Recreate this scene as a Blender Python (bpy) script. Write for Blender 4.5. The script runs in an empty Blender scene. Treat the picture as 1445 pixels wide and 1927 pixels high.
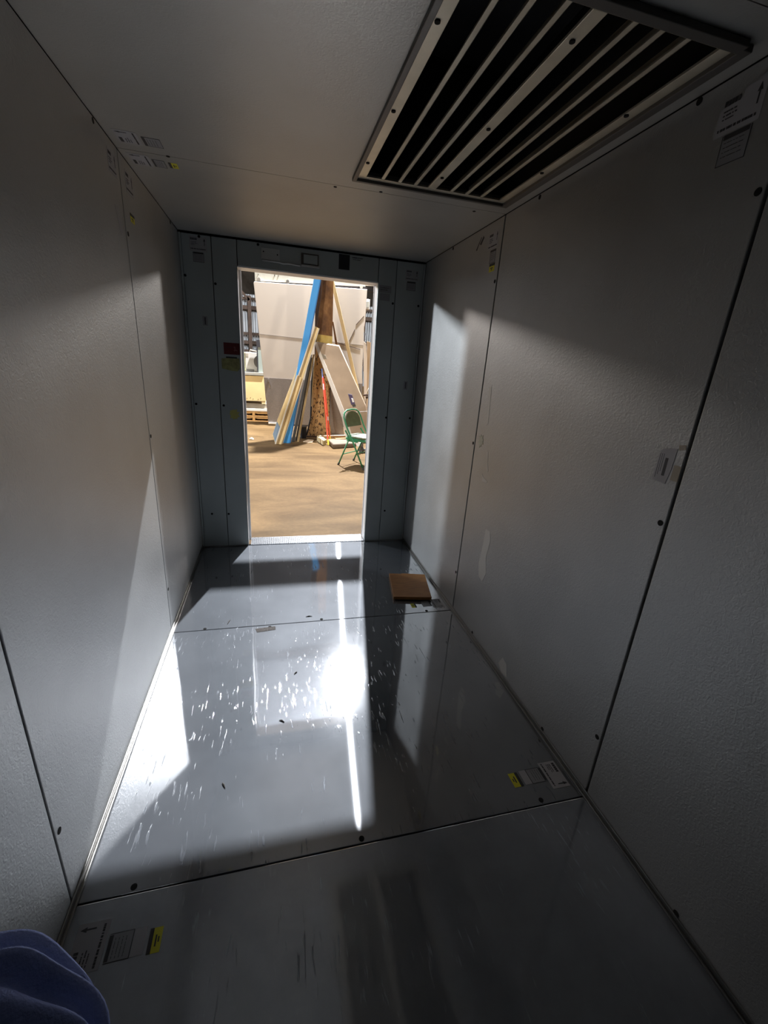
import bpy, bmesh, math, random
from mathutils import Vector, Matrix
random.seed(7)
C = bpy.context.scene.collection
sc = bpy.context.scene

# ------------------------------------------------------------------ camera, world, lamps, exposure
cam = bpy.data.cameras.new('camera'); camo = bpy.data.objects.new('camera', cam); C.objects.link(camo)
cam.sensor_width = 36.0; cam.sensor_fit = 'AUTO'; cam.lens = 15.0185
cam.clip_start = 0.02; cam.clip_end = 200
camo.matrix_world = Matrix(((0.96874, 0.01886, -0.24737, 0.5392),
                            (-0.23943, 0.33222, -0.91231, -2.1163),
                            (0.06497, 0.94301, 0.32636, 1.4119), (0, 0, 0, 1)))
sc.camera = camo
vs = sc.view_settings
vs.view_transform = 'Standard'; vs.look = 'None'; vs.gamma = 1.0; vs.use_curve_mapping = False
vs.exposure = 0.0
w = bpy.data.worlds.new('world'); sc.world = w; w.use_nodes = True
bg = w.node_tree.nodes['Background']; bg.inputs[0].default_value = (0.9, 0.95, 1.0, 1); bg.inputs[1].default_value = 0.04
sc.cycles.max_bounces = 12; sc.cycles.diffuse_bounces = 6; sc.cycles.glossy_bounces = 8
sc.cycles.sample_clamp_indirect = 12.0
sc.cycles.blur_glossy = 1.0

def lamp(name, loc, power, col, rad):
    l = bpy.data.lights.new(name, 'POINT'); l.energy = power; l.color = col; l.shadow_soft_size = rad
    o = bpy.data.objects.new(name, l); o.location = loc; C.objects.link(o); return o
# high-bay lamps of the warehouse: grid under the roof, plus two added fill lamps
lamp('bay_or_fill_lamp', (2.5, 8.15, 7.52), 15500, (0.95, 0.97, 1.0), 0.06)
lamp('bay_or_fill_lamp', (14.0, 25.5, 7.9), 3200, (1.0, 0.92, 0.86), 0.9)
lamp('bay_or_fill_lamp', (-8.9, 25.5, 7.9), 4700, (1.0, 0.90, 0.83), 0.9)
lamp('bay_or_fill_lamp', (-20.2, 17.0, 7.5), 21500, (0.9, 0.95, 1.0), 0.9)
lamp('bay_or_fill_lamp', (-3.2, -2.0, 7.9), 3000, (1.0, 0.9, 0.76), 0.4)  # added fill lamp: lights the things outside from the left front
lamp('bay_or_fill_lamp', (8.0, -9.0, 7.9), 2200, (1.0, 0.9, 0.76), 0.4)  # second added fill lamp, behind the cold room on the right

# ------------------------------------------------------------------ materials
def nt(name):
    m = bpy.data.materials.new(name); m.use_nodes = True
    return m, m.node_tree.nodes, m.node_tree.links, m.node_tree.nodes['Principled BSDF']
def simple(name, col, rough=0.6, metal=0.0, vary=0.0, scale=8.0, bump=0.0, bscale=60.0, stretch=None):
    m, n, l, p = nt(name)
    p.inputs['Base Color'].default_value = (*col, 1); p.inputs['Roughness'].default_value = rough; p.inputs['Metallic'].default_value = metal
    if vary or bump:
        tc = n.new('ShaderNodeTexCoord'); mp = n.new('ShaderNodeMapping'); l.new(tc.outputs['Object'], mp.inputs[0])
        if stretch: mp.inputs['Scale'].default_value = stretch
    if vary:
        t = n.new('ShaderNodeTexNoise'); t.inputs['Scale'].default_value = scale; t.inputs['Detail'].default_value = 6
        l.new(mp.outputs[0], t.inputs[0])
        r = n.new('ShaderNodeValToRGB')
        r.color_ramp.elements[0].position = 0.3; r.color_ramp.elements[1].position = 0.7
        r.color_ramp.elements[0].color = (*[max(0, c * (1 - vary)) for c in col], 1)
        r.color_ramp.elements[1].color = (*[min(1, c * (1 + vary * 0.6)) for c in col], 1)
        l.new(t.outputs[0], r.inputs[0]); l.new(r.outputs[0], p.inputs['Base Color'])
    if bump:
        t2 = n.new('ShaderNodeTexNoise'); t2.inputs['Scale'].default_value = bscale; t2.inputs['Detail'].default_value = 3
        l.new(mp.outputs[0], t2.inputs[0])
        b = n.new('ShaderNodeBump'); b.inputs['Strength'].default_value = bump; b.inputs['Distance'].default_value = 0.004
        l.new(t2.outputs[0], b.inputs['Height']); l.new(b.outputs[0], p.inputs['Normal'])
    return m

def galv(name, col, rough, metal, bump, dist):
    # stucco embossed galvanised sheet: fine worm-like wrinkles
    m, n, l, p = nt(name)
    tc = n.new('ShaderNodeTexCoord')
    t = n.new('ShaderNodeTexNoise'); t.inputs['Scale'].default_value = 95; t.inputs['Detail'].default_value = 2; t.inputs['Distortion'].default_value = 1.2
    l.new(tc.outputs['Object'], t.inputs[0])
    b = n.new('ShaderNodeBump'); b.inputs['Strength'].default_value = bump; b.inputs['Distance'].default_value = dist
    l.new(t.outputs[0], b.inputs['Height']); l.new(b.outputs[0], p.inputs['Normal'])
    t2 = n.new('ShaderNodeTexNoise'); t2.inputs['Scale'].default_value = 3.0; t2.inputs['Detail'].default_value = 8
    l.new(tc.outputs['Object'], t2.inputs[0])
    r = n.new('ShaderNodeValToRGB'); r.color_ramp.elements[0].position = .3; r.color_ramp.elements[1].position = .75
    r.color_ramp.elements[0].color = (*[c * .9 for c in col], 1); r.color_ramp.elements[1].color = (*[min(1, c * 1.06) for c in col], 1)
    l.new(t2.outputs[0], r.inputs[0]); l.new(r.outputs[0], p.inputs['Base Color'])
    p.inputs['Metallic'].default_value = metal
    mr = n.new('ShaderNodeMapRange'); mr.inputs['To Min'].default_value = rough - .04; mr.inputs['To Max'].default_value = rough + .06
    l.new(t2.outputs[0], mr.inputs['Value']); l.new(mr.outputs[0], p.inputs['Roughness'])
    return m
M = {}
M['wall'] = galv('galvanised_wall', (.395, .405, .41), .46, .74, .45, .0022)
M['ceil'] = galv('galvanised_ceiling', (.375, .375, .36), .5, .5, .3, .0018)
M['front'] = galv('galvanised_front', (.42, .465, .475), .5, .6, .2, .0015)

def floor_mat(name, r0, r1, mix, k):
    m, n, l, p = nt(name)
    tc = n.new('ShaderNodeTexCoord')
    out = n['Material Output']
    # scratches: thin stretched cells turned several ways
    def scr(rot, sx, sy, scale, lo, hi, sparse):
        mp = n.new('ShaderNodeMapping'); mp.inputs['Rotation'].default_value = (0, 0, rot); mp.inputs['Scale'].default_value = (sx, sy, 1)
        l.new(tc.outputs['Object'], mp.inputs[0])
        v = n.new('ShaderNodeTexNoise'); v.inputs['Scale'].default_value = scale; v.inputs['Detail'].default_value = 4; v.inputs['Distortion'].default_value = .4
        l.new(mp.outputs[0], v.inputs[0])
        r = n.new('ShaderNodeMapRange'); r.inputs['From Min'].default_value = lo; r.inputs['From Max'].default_value = hi
        l.new(v.outputs[0], r.inputs['Value'])
        k = n.new('ShaderNodeTexNoise'); k.inputs['Scale'].default_value = sparse; k.inputs['Detail'].default_value = 2
        l.new(tc.outputs['Object'], k.inputs[0])
        kr = n.new('ShaderNodeMapRange'); kr.inputs['From Min'].default_value = .54; kr.inputs['From Max'].default_value = .64
        l.new(k.outputs[0], kr.inputs['Value'])
        mu = n.new('ShaderNodeMath'); mu.operation = 'MULTIPLY'; l.new(r.outputs[0], mu.inputs[0]); l.new(kr.outputs[0], mu.inputs[1])
        return mu
    a = scr(.15, 60, 7, 1.6, .62, .68, 4.5); b = scr(-.9, 50, 6, 1.7, .63, .69, 5.5); c = scr(1.2, 55, 8, 1.5, .63, .69, 3.7)
    m1 = n.new('ShaderNodeMath'); m1.operation = 'MAXIMUM'; l.new(a.outputs[0], m1.inputs[0]); l.new(b.outputs[0], m1.inputs[1])
    m2 = n.new('ShaderNodeMath'); m2.operation = 'MAXIMUM'; l.new(m1.outputs[0], m2.inputs[0]); l.new(c.outputs[0], m2.inputs[1])
    sm = n.new('ShaderNodeTexNoise'); sm.inputs['Scale'].default_value = 2.5; sm.inputs['Detail'].default_value = 9; sm.inputs['Roughness'].default_value = .65
    l.new(tc.outputs['Object'], sm.inputs[0])
    rg = n.new('ShaderNodeMapRange'); rg.inputs['To Min'].default_value = r0; rg.inputs['To Max'].default_value = r1
    l.new(sm.outputs[0], rg.inputs['Value'])
    bump = n.new('ShaderNodeBump'); bump.inputs['Strength'].default_value = .35; bump.inputs['Distance'].default_value = .0012
    l.new(m2.outputs[0], bump.inputs['Height'])
    wob = n.new('ShaderNodeTexNoise'); wob.inputs['Scale'].default_value = 3.2; wob.inputs['Detail'].default_value = 1
    l.new(tc.outputs['Object'], wob.inputs[0])
    b2 = n.new('ShaderNodeBump'); b2.inputs['Strength'].default_value = .12; b2.inputs['Distance'].default_value = .01
    l.new(wob.outputs[0], b2.inputs['Height']); l.new(bump.outputs[0], b2.inputs['Normal'])
    col = n.new('ShaderNodeValToRGB'); col.color_ramp.elements[0].color = (.56, .57, .59, 1); col.color_ramp.elements[1].color = (.68, .69, .71, 1)
    col.color_ramp.elements[0].position = .35; col.color_ramp.elements[1].position = .7
    l.new(sm.outputs[0], col.inputs[0])
    l.new(col.outputs[0], p.inputs['Base Color']); l.new(rg.outputs[0], p.inputs['Roughness'])
    p.inputs['Metallic'].default_value = 1.0
    l.new(b2.outputs[0], p.inputs['Normal'])
    p2 = n.new('ShaderNodeBsdfPrincipled'); p2.inputs['Metallic'].default_value = .35; p2.inputs['Roughness'].default_value = .6
    col2 = n.new('ShaderNodeValToRGB'); col2.color_ramp.elements[0].color = (.088 * k, .100 * k, .119 * k, 1); col2.color_ramp.elements[1].color = (.136 * k, .152 * k, .176 * k, 1)
    col2.color_ramp.elements[0].position = .35; col2.color_ramp.elements[1].position = .7; l.new(sm.outputs[0], col2.inputs[0])
    l.new(col2.outputs[0], p2.inputs['Base Color']); l.new(bump.outputs[0], p2.inputs['Normal'])
    f = n.new('ShaderNodeMath'); f.operation = 'MULTIPLY_ADD'; f.inputs[1].default_value = .35; f.inputs[2].default_value = mix
    l.new(m2.outputs[0], f.inputs[0])
    mx = n.new('ShaderNodeMixShader'); l.new(f.outputs[0], mx.inputs[0]); l.new(p.outputs[0], mx.inputs[1]); l.new(p2.outputs[0], mx.inputs[2])
    p3 = n.new('ShaderNodeBsdfAnisotropic'); p3.inputs['Roughness'].default_value = .2; p3.inputs['Anisotropy'].default_value = .95
    tg = n.new('ShaderNodeCombineXYZ'); tg.inputs[0].default_value = 1.0; l.new(tg.outputs[0], p3.inputs['Tangent'])
    p3.inputs['Color'].default_value = (.55, .57, .6, 1)
    mx3 = n.new('ShaderNodeMixShader'); mx3.inputs[0].default_value = .045; l.new(mx.outputs[0], mx3.inputs[1]); l.new(p3.outputs[0], mx3.inputs[2])
    l.new(mx3.outputs[0], out.inputs['Surface'])
    return m
M['floor'] = floor_mat('scuffed_floor_sheet', .03, .068, .5, 1.0)
M['floordull'] = floor_mat('dull_floor_sheet', .06, .12, .55, 2.1)
M['core'] = simple('gasket_core', (.012, .012, .013), .8)
M['hole'] = simple('hole_plug', (.004, .004, .004), 1.0)
M['trim'] = simple('metal_cove', (.26, .255, .245), .32, 1.0)
M['jamb'] = simple('white_jamb', (.82, .82, .83), .4)
M['tread'] = simple('tread_plate', (.66, .68, .72), .25, 1.0)
M['duct'] = simple('duct_black', (.008, .007, .008), .7)
M['grille'] = simple('grille_metal', (.62, .57, .46), .42, .6, .12, 14)
M['lip'] = simple('grille_lip', (.10, .095, .09), .5, .5)
M['paper'] = simple('label_paper', (.37, .365, .38), .8)
M['clearlab'] = simple('label_film', (.27, .275, .29), .55, .3)
M['ink'] = simple('label_ink', (.03, .03, .035), .6)
M['yellow'] = simple('label_yellow', (.62, .58, .03), .6)
M['redlab'] = simple('label_red', (.10, .008, .008), .6)
M['pinkink'] = simple('label_pink_ink', (.42, .2, .2), .6)
M['greenlab'] = simple('old_tape', (.30, .29, .12), .7, 0, .45, 40)
M['residue'] = simple('dried_glue', (.62, .60, .46), .75)
M['residue_y'] = simple('dried_glue_yellow', (.48, .45, .14), .75)
M['smear'] = simple('sheet_smear', (.50, .50, .48), .6, .45)
M['plate'] = simple('worn_nameplate', (.07, .062, .058), .95, 0, .6, 120)
M['fibre'] = simple('brown_board', (.27, .115, .025), .65, 0, .22, 14, stretch=(1, 5, 1))
M['blackbox'] = simple('matte_black', (.012, .011, .014), .8)
M['coverplate'] = simple('cover_plate', (.50, .52, .52), .45, .7)
M['sleeve'] = simple('blue_cloth', (.28, .36, .74), .9, 0, .2, 9, .4, 300)
M['skin'] = simple('skin', (.55, .33, .24), .55)

def concrete():
    m, n, l, p = nt('warehouse_concrete')
    tc = n.new('ShaderNodeTexCoord')
    def ramp(node, a, b, ca, cb):
        r = n.new('ShaderNodeValToRGB'); r.color_ramp.elements[0].position = a; r.color_ramp.elements[1].position = b
        r.color_ramp.elements[0].color = (*ca, 1); r.color_ramp.elements[1].color = (*cb, 1); l.new(node, r.inputs[0]); return r
    mp = n.new('ShaderNodeMapping'); mp.inputs['Rotation'].default_value = (0, 0, .5); mp.inputs['Scale'].default_value = (1, 2.2, 1); l.new(tc.outputs['Object'], mp.inputs[0])
    t = n.new('ShaderNodeTexNoise'); t.inputs['Scale'].default_value = .9; t.inputs['Detail'].default_value = 9; t.inputs['Roughness'].default_value = .6
    t.inputs['Distortion'].default_value = .6; l.new(mp.outputs[0], t.inputs[0])
    r = ramp(t.outputs[0], .36, .66, (.082, .047, .018), (.163, .101, .044))
    t2 = n.new('ShaderNodeTexNoise'); t2.inputs['Scale'].default_value = 25; t2.inputs['Detail'].default_value = 6; l.new(tc.outputs['Object'], t2.inputs[0])
    r2 = ramp(t2.outputs[0], .3, .7, (.88, .88, .88), (1.05, 1.05, 1.05))
    mx = n.new('ShaderNodeMix'); mx.data_type = 'RGBA'; mx.blend_type = 'MULTIPLY'; mx.inputs[0].default_value = 1
    l.new(r.outputs[0], mx.inputs[6]); l.new(r2.outputs[0], mx.inputs[7]); l.new(mx.outputs[2], p.inputs['Base Color'])
    p.inputs['Roughness'].default_value = .7; p.inputs['Specular IOR Level'].default_value = .12
    return m
M['concrete'] = concrete()
def corrugated():
    m, n, l, p = nt('corrugated_sheet')
    tc = n.new('ShaderNodeTexCoord')
    t = n.new('ShaderNodeTexNoise'); t.inputs['Scale'].default_value = 1.5; t.inputs['Detail'].default_value = 5; l.new(tc.outputs['Object'], t.inputs[0])
    r = n.new('ShaderNodeValToRGB'); r.color_ramp.elements[0].color = (.17, .18, .19, 1); r.color_ramp.elements[1].color = (.27, .285, .30, 1)
    l.new(t.outputs[0], r.inputs[0]); l.new(r.outputs[0], p.inputs['Base Color']); p.inputs['Metallic'].default_value = .3; p.inputs['Roughness'].default_value = .5
    return m
M['corr'] = corrugated()
M['corrdark'] = simple('dark_upper_cladding', (.018, .015, .012), .8, 0, .3, 2)
M['corrdark'].node_tree.nodes['Principled BSDF'].inputs['Specular IOR Level'].default_value = .03
M['roof'] = simple('dark_roof_liner', (.03, .031, .034), .9)  # darkened so the near lamp puts no bright spot on it
M['rustbeam'] = simple('rusty_girt', (.05, .03, .02), .8, 0, .4, 5)
M['panelwhite'] = simple('white_sheet', (.54, .485, .43), .5, 0, .015, 1.5)
M['kick'] = simple('grey_kick_sheet', (.235, .205, .185), .5, .2, .12, 40)
M['railwhite'] = simple('white_track', (.36, .35, .30), .6)
M['dark'] = simple('dark_gap', (.02, .018, .022), .8)
M['chrome'] = simple('steel_latch', (.6, .58, .55), .3, 1)
def rust(name, cols, scale, lo, hi):
    m, n, l, p = nt(name)
    tc = n.new('ShaderNodeTexCoord')
    mp = n.new('ShaderNodeMapping'); mp.inputs['Scale'].default_value = (1, 1, .55); l.new(tc.outputs['Object'], mp.inputs[0])
    t = n.new('ShaderNodeTexNoise'); t.inputs['Scale'].default_value = scale; t.inputs['Detail'].default_value = 8; t.inputs['Roughness'].default_value = .62
    l.new(mp.outputs[0], t.inputs[0])
    r = n.new('ShaderNodeValToRGB'); e = r.color_ramp.elements
    e[0].position = lo; e[0].color = (*cols[0], 1); e[1].position = hi; e[1].color = (*cols[2], 1)
    x = e.new((lo + hi) / 2); x.color = (*cols[1], 1)
    l.new(t.outputs[0], r.inputs[0]); l.new(r.outputs[0], p.inputs['Base Color']); p.inputs['Roughness'].default_value = .75
    return m
M['rust'] = rust('rusty_steel', [(.10, .045, .02), (.20, .095, .035), (.32, .17, .07)], 7, .33, .7)
M['rustlow'] = rust('flaking_tan_paint', [(.05, .025, .015), (.40, .24, .10), (.46, .29, .13)], 30, .42, .475)
M['rustdark'] = rust('dark_rust_and_shade', [(.03, .018, .012), (.06, .03, .02), (.10, .05, .03)], 6, .3, .7)
M['yellowpaint'] = rust('yellow_band', [(.30, .2, .06), (.50, .36, .10), (.55, .42, .14)], 9, .35, .6)
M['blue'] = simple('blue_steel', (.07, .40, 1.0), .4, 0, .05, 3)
M['blueshade'] = simple('blue_steel_shaded', (.03, .2, .58), .4)  # same blue darkened: side shade put into the colour
M['bluepale'] = simple('pale_blue_paint', (.28, .40, .58), .6)
M['pine'] = simple('pale_pine', (.98, .76, .42), .6, 0, .1, 6, stretch=(8, 8, .6))
M['pinebrown'] = simple('brown_stained_wood', (.42, .29, .13), .6, 0, .2, 6, stretch=(8, 8, .6))
M['whitewood'] = simple('white_primed_wood', (.82, .78, .70), .6)
M['steelgrey'] = simple('grey_channel', (.13, .125, .12), .5, .4)
M['doorgrey'] = simple('stained_panel', (.43, .325, .235), .45, .1, .2, 2.2)
M['doorwhite'] = simple('white_panel_edge', (.74, .70, .66), .5)
M['purple'] = simple('purple_sticker', (.06, .04, .11), .5)
M['redpole'] = simple('red_pole', (.78, .07, .03), .4)
M['bluegrip'] = simple('blue_grip', (.15, .25, .65), .5)
M['whitegrip'] = simple('white_sleeve', (.72, .40, .42), .5)
M['yellowtip'] = simple('yellow_tip', (.85, .60, .06), .5)
M['greenchair'] = simple('green_tube', (.035, .20, .10), .35, .1)
M['greenpad'] = simple('grey_green_vinyl', (.15, .18, .12), .6, 0, .1, 12)
M['greenpaddark'] = simple('dark_green_vinyl', (.10, .115, .065), .6, 0, .2, 12)
M['rubber'] = simple('rubber_foot', (.05, .045, .04), .8)
M['ply'] = simple('yellow_plywood', (.86, .66, .32), .6, 0, .1, 3)
M['pallet'] = simple('pallet_wood', (.55, .30, .10), .7, 0, .3, 8, stretch=(1, 8, 8))
M['acwhite'] = simple('white_unit', (.45, .43, .40), .5)
M['acgreen'] = simple('pale_green_label', (.68, .72, .40), .6)
M['glassgrey'] = simple('grey_green_pane', (.30, .34, .31), .3)
M['foam'] = simple('cream_foam', (.6, .5, .3), .8)
M['tan'] = simple('tan_sheet', (.58, .43, .29), .6, 0, .12, 3)
M['stone'] = simple('grey_tan_slab', (.17, .125, .09), .8, 0, .15, 9)
M['greysheet'] = simple('grey_board', (.33, .29, .23), .7, 0, .12, 4)

# ------------------------------------------------------------------ helpers
def bm_(): return bmesh.new()
def bx(bm, a, b):
    x0, y0, z0 = [min(p, q) for p, q in zip(a, b)]; x1, y1, z1 = [max(p, q) for p, q in zip(a, b)]
    v = [bm.verts.new(p) for p in [(x0, y0, z0), (x1, y0, z0), (x1, y1, z0), (x0, y1, z0), (x0, y0, z1), (x1, y0, z1), (x1, y1, z1), (x0, y1, z1)]]
    for f in [(0, 3, 2, 1), (4, 5, 6, 7), (0, 1, 5, 4), (1, 2, 6, 5), (2, 3, 7, 6), (3, 0, 4, 7)]: bm.faces.new([v[i] for i in f])
def prism(bm, pts, ext):
    """front outline pts (3-D, planar) pushed along ext"""
    ext = Vector(ext); a = [bm.verts.new(p) for p in pts]; b = [bm.verts.new(Vector(p) + ext) for p in pts]
    n = len(pts); bm.faces.new(a); bm.faces.new(b[::-1])
    for i in range(n): bm.faces.new([a[i], b[i], b[(i + 1) % n], a[(i + 1) % n]])
def tube(bm, pts, r, seg=10, cap=True):
    pts = [Vector(p) for p in pts]; rs = r if isinstance(r, (list, tuple)) else [r] * len(pts)
    rings = []; up = None
    for i, p in enumerate(pts):
        d = (pts[min(i + 1, len(pts) - 1)] - pts[max(i - 1, 0)]).normalized()
        if up is None:
            up = d.orthogonal().normalized()
        up = (up - d * up.dot(d)).normalized(); s = d.cross(up)
        rings.append([bm.verts.new(p + rs[i] * (math.cos(t) * up + math.sin(t) * s)) for t in [2 * math.pi * k / seg for k in range(seg)]])
    for A, B in zip(rings, rings[1:]):
        for k in range(seg): bm.faces.new([A[k], A[(k + 1) % seg], B[(k + 1) % seg], B[k]])
    if cap: bm.faces.new(rings[0][::-1]); bm.faces.new(rings[-1])
def bar(bm, p0, p1, wdir, wd, th):
    """rectangular bar from p0 to p1, wd wide along wdir, th thick"""
    p0, p1 = Vector(p0), Vector(p1); d = (p1 - p0).normalized(); wv = Vector(wdir); wv = (wv - d * wv.dot(d)).normalized(); tv = d.cross(wv)
    q = [wv * a * wd / 2 + tv * b * th / 2 for a, b in ((-1, -1), (1, -1), (1, 1), (-1, 1))]
    A = [bm.verts.new(p0 + x) for x in q]; B = [bm.verts.new(p1 + x) for x in q]
    bm.faces.new(A[::-1]); bm.faces.new(B)
    for i in range(4): bm.faces.new([A[i], A[(i + 1) % 4], B[(i + 1) % 4], B[i]])
def disc(bm, c, n, r, h=.002, seg=14):
    n = Vector(n).normalized(); tube(bm, [Vector(c) - n * h, Vector(c) + n * h], r, seg)
def obj(name, bm, mat, parent=None, bevel=0, smooth=False):
    bmesh.ops.recalc_face_normals(bm, faces=bm.faces[:])
    me = bpy.data.meshes.new(name); bm.to_mesh(me); bm.free()
    me.materials.append(M[mat] if isinstance(mat, str) else mat)
    o = bpy.data.objects.new(name, me); C.objects.link(o)
    if smooth:
        for p in me.polygons: p.use_smooth = True
    if parent: o.parent = parent; o.matrix_parent_inverse = parent.matrix_world.inverted()
    if bevel:
        b = o.modifiers.new('bevel', 'BEVEL'); b.width = bevel; b.segments = 2; b.limit_method = 'ANGLE'; b.angle_limit = .7
    return o
def empty(name, loc, rz=0):
    o = bpy.data.objects.new(name, None); C.objects.link(o); o.location = loc; o.rotation_euler = (0, 0, rz); o.empty_display_size = .05
    o.matrix_world = Matrix.Translation(loc) @ Matrix.Rotation(rz, 4, 'Z'); return o
def tag(o, label, cat, group=None, kind=None):
    o['label'] = label; o['category'] = cat
    if group: o['group'] = group
    if kind: o['kind'] = kind
    return o
def struct(o): o['kind'] = 'structure'; return o
def box(name, a, b, mat, parent=None, bevel=0):
    m = bm_(); bx(m, a, b); return obj(name, m, mat, parent, bevel)

# ------------------------------------------------------------------ cold-room shell
W, D, H, P = 1.595, 1.113, 2.1, 1.2305
G = .0028; T = .03
YB = -3.69
rows = [(0, D), (-P, 0), (-2 * P, -P), (YB, -2 * P)]
def holes(parent, pts, n, r=.0085):
    for p in pts:
        m = bm_(); disc(m, p, n, r, .0012); obj('bolt_hole', m, 'hole', parent)
# left wall
wl = struct(box('wall_left', (-.11, YB, -.02), (-T - .001, D, H + .03), 'core'))
hl = {0: [(0, .023, 1.83), (0, .02, 1.035), (0, .022, .249), (0, .9, 2.085)], 1: [(0, -1.205, 1.83), (0, -1.209, 1.04), (0, -1.209, .255), (0, -.235, 2.085)],
      2: [(0, -1.254, 1.04)], 3: []}
for i, (a, b) in enumerate(rows):
    p = box('wall_panel', (-T, a + G, .0), (0, b - G, H - G), 'wall', wl, .0025); holes(p, hl[i], (1, 0, 0))
wr = struct(box('wall_right', (W + T + .001, YB, -.02), (W + .11, D, H + .03), 'core'))
hr = {0: [(W, .02, 1.037), (W, .02, 1.826), (W, .02, .252), (W, .62, 2.086)], 1: [(W, -.279, 2.086), (W, -.981, 2.088), (W, -1.211, 1.828), (W, -1.211, 1.039), (W, -1.211, .254), (W, -.958, .03), (W, -.28, .03)], 2: [(W, -1.6, .03)], 3: []}
for i, (a, b) in enumerate(rows):
    p = box('wall_panel', (W, a + .0045, .0), (W + T, b - .0045, H - G), 'wall', wr, .0025); holes(p, hr[i], (1, 0, 0))
# floor
fl = struct(box('floor', (-.03, YB, -.11), (W + .03, D + .1, -T - .001), 'core'))
hf = {0: [(.161, .012, 0), (.788, .014, 0), (1.43, .014, 0)], 1: [(.141, -1.215, 0), (.784, -1.215, 0), (1.428, -1.213, 0), (.5, -.02, 0)], 2: [], 3: []}
fps = []
for i, (a, b) in enumerate(rows):
    p = box('floor_panel', (.0, a + G * .8, -T), (W, b - G * .8, 0), 'floor' if i < 2 else 'floordull', fl, .002); holes(p, hf[i], (0, 0, 1)); fps.append(p)
# ceiling with the grille opening
VX0, VX1, VY0, VY1 = .872, 1.518, -1.14, -.118
m = bm_()
for a, b in [((-.1, YB, H + T), (VX0, D + .1, H + .11)), ((VX1, YB, H + T), (W + .1, D + .1, H + .11)), ((VX0, YB, H + T), (VX1, VY0, H + .11)), ((VX0, VY1, H + T), (VX1, D + .1, H + .11))]: bx(m, a, b)
ce = struct(obj('ceiling', m, 'core'))
hc = {0: [(.173, .0, H), (.81, .02, H), (1.45, .03, H)], 1: [(1.0, -.01, H)], 2: [(1.447, -1.25, H)], 3: []}
for i, (a, b) in enumerate(rows):
    m = bm_()
    if i == 1:
        for u, v in [((.0, a + G * .5), (VX0, b - G * .5)), ((VX1, a + G * .5), (W, b - G * .5)), ((VX0, a + G * .5), (VX1, VY0)), ((VX0, VY1), (VX1, b - G * .5))]: bx(m, (*u, H), (*v, H + T))
    else: bx(m, (.0, a + G * .5, H), (W, b - G * .5, H + T))
    p = obj('ceiling_panel', m, 'ceil', ce); holes(p, hc[i], (0, 0, 1), .007)
struct(box('wall_back', (-.11, YB - .1, -.11), (W + .11, YB, H + .11), 'wall'))
# front wall with the door opening
JX0, JX1, HZ = .335, 1.262, 1.937
m = bm_()
bx(m, (-.11, D + T, -.11), (JX0 - .006, D + .1, H + .11)); bx(m, (JX1 + .006, D + T, -.11), (W + .11, D + .1, H + .11)); bx(m, (JX0 - .006, D + T, HZ + .006), (JX1 + .006, D + .1, H + .11))
wf = struct(obj('wall_front', m, 'core'))
g = .002
hw = [[(.023, D, 1.856), (.119, D, 2.078), (.03, D, 1.071), (.082, D, .269)], [(.199, D, 1.826), (.208, D, 1.068), (.2, D, .266)], [(.467, D, 2.076)], [(1.374, D, 1.82), (1.379, D, 1.026)], [(1.564, D, 1.821), (1.57, D, 1.028), (1.42, D, .268)]]
for (x0, x1, z0), hh in zip([(.014, .186, 0), (.186, .337, 0), (.337, 1.259, HZ + .003), (1.259, 1.388, 0), (1.388, W - .012, 0)], hw):
    p = box('door_wall_panel', (x0 + g, D, z0 + .003), (x1 - g, D + T, H - .012), 'front', wf, .002); holes(p, hh, (0, 1, 0), .008)
m = bm_(); bx(m, (.0, D - .004, 0), (.014, D + .02, H - .01)); obj('corner_cove', m, 'front', wf, .004)
m = bm_(); bx(m, (W - .012, D - .004, 0), (W, D + .02, H - .01)); obj('corner_cove', m, 'front', wf, .004)
# white reveal of the opening
m = bm_()
bx(m, (JX0 - .006, D + .004, 0), (JX0, D + .125, HZ)); bx(m, (JX1, D + .004, 0), (JX1 + .006, D + .125, HZ)); bx(m, (JX0 - .006, D + .004, HZ), (JX1 + .006, D + .125, HZ + .006))
bx(m, (JX0, D + .113, .0), (JX0 + .016, D + .125, HZ)); bx(m, (JX1 - .004, D + .113, .0), (JX1, D + .125, HZ))
struct(obj('trim_1', m, 'jamb'))
# floor coves
for nm, x0, x1, s in (('trim_2', 0, .011, 1), ('trim_3', W - .011, W, -1)):
    m = bm_(); bx(m, (x0, YB, 0), (x1, D - .006, .009)); xa = 0 if s > 0 else W
    bx(m, (xa, YB, .009), (xa + s * .005, D - .006, .026)); struct(obj(nm, m, 'trim', None, .003))
m = bm_(); bx(m, (0.014, D - .01, 0), (JX0 - .002, D, .008)); bx(m, (JX1 + .002, D - .01, 0), (W - .014, D, .008)); struct(obj('trim_4', m, 'trim', None, .002))
# threshold tread plate
th = empty('threshold_plate', (.8, D + .035, 0))
box('sheet', (JX0 + .017, D + .006, -.028), (JX1 - .005, D + .15, .004), 'tread', th)
m = bm_()
for i in range(60):
    for j in range(11):
        x = JX0 + .026 + i * .0147; y = D + .013 + j * .0125; s = 1 if (i + j) % 2 else -1
        bar(m, (x - .005, y - s * .0035, .0042), (x + .005, y + s * .0035, .0042), (0, 0, 1), .0035, .003)
obj('raised_tread', m, 'tread', th)
tag(th, 'shiny diamond tread plate across the sill of the door opening', 'threshold')

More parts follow.
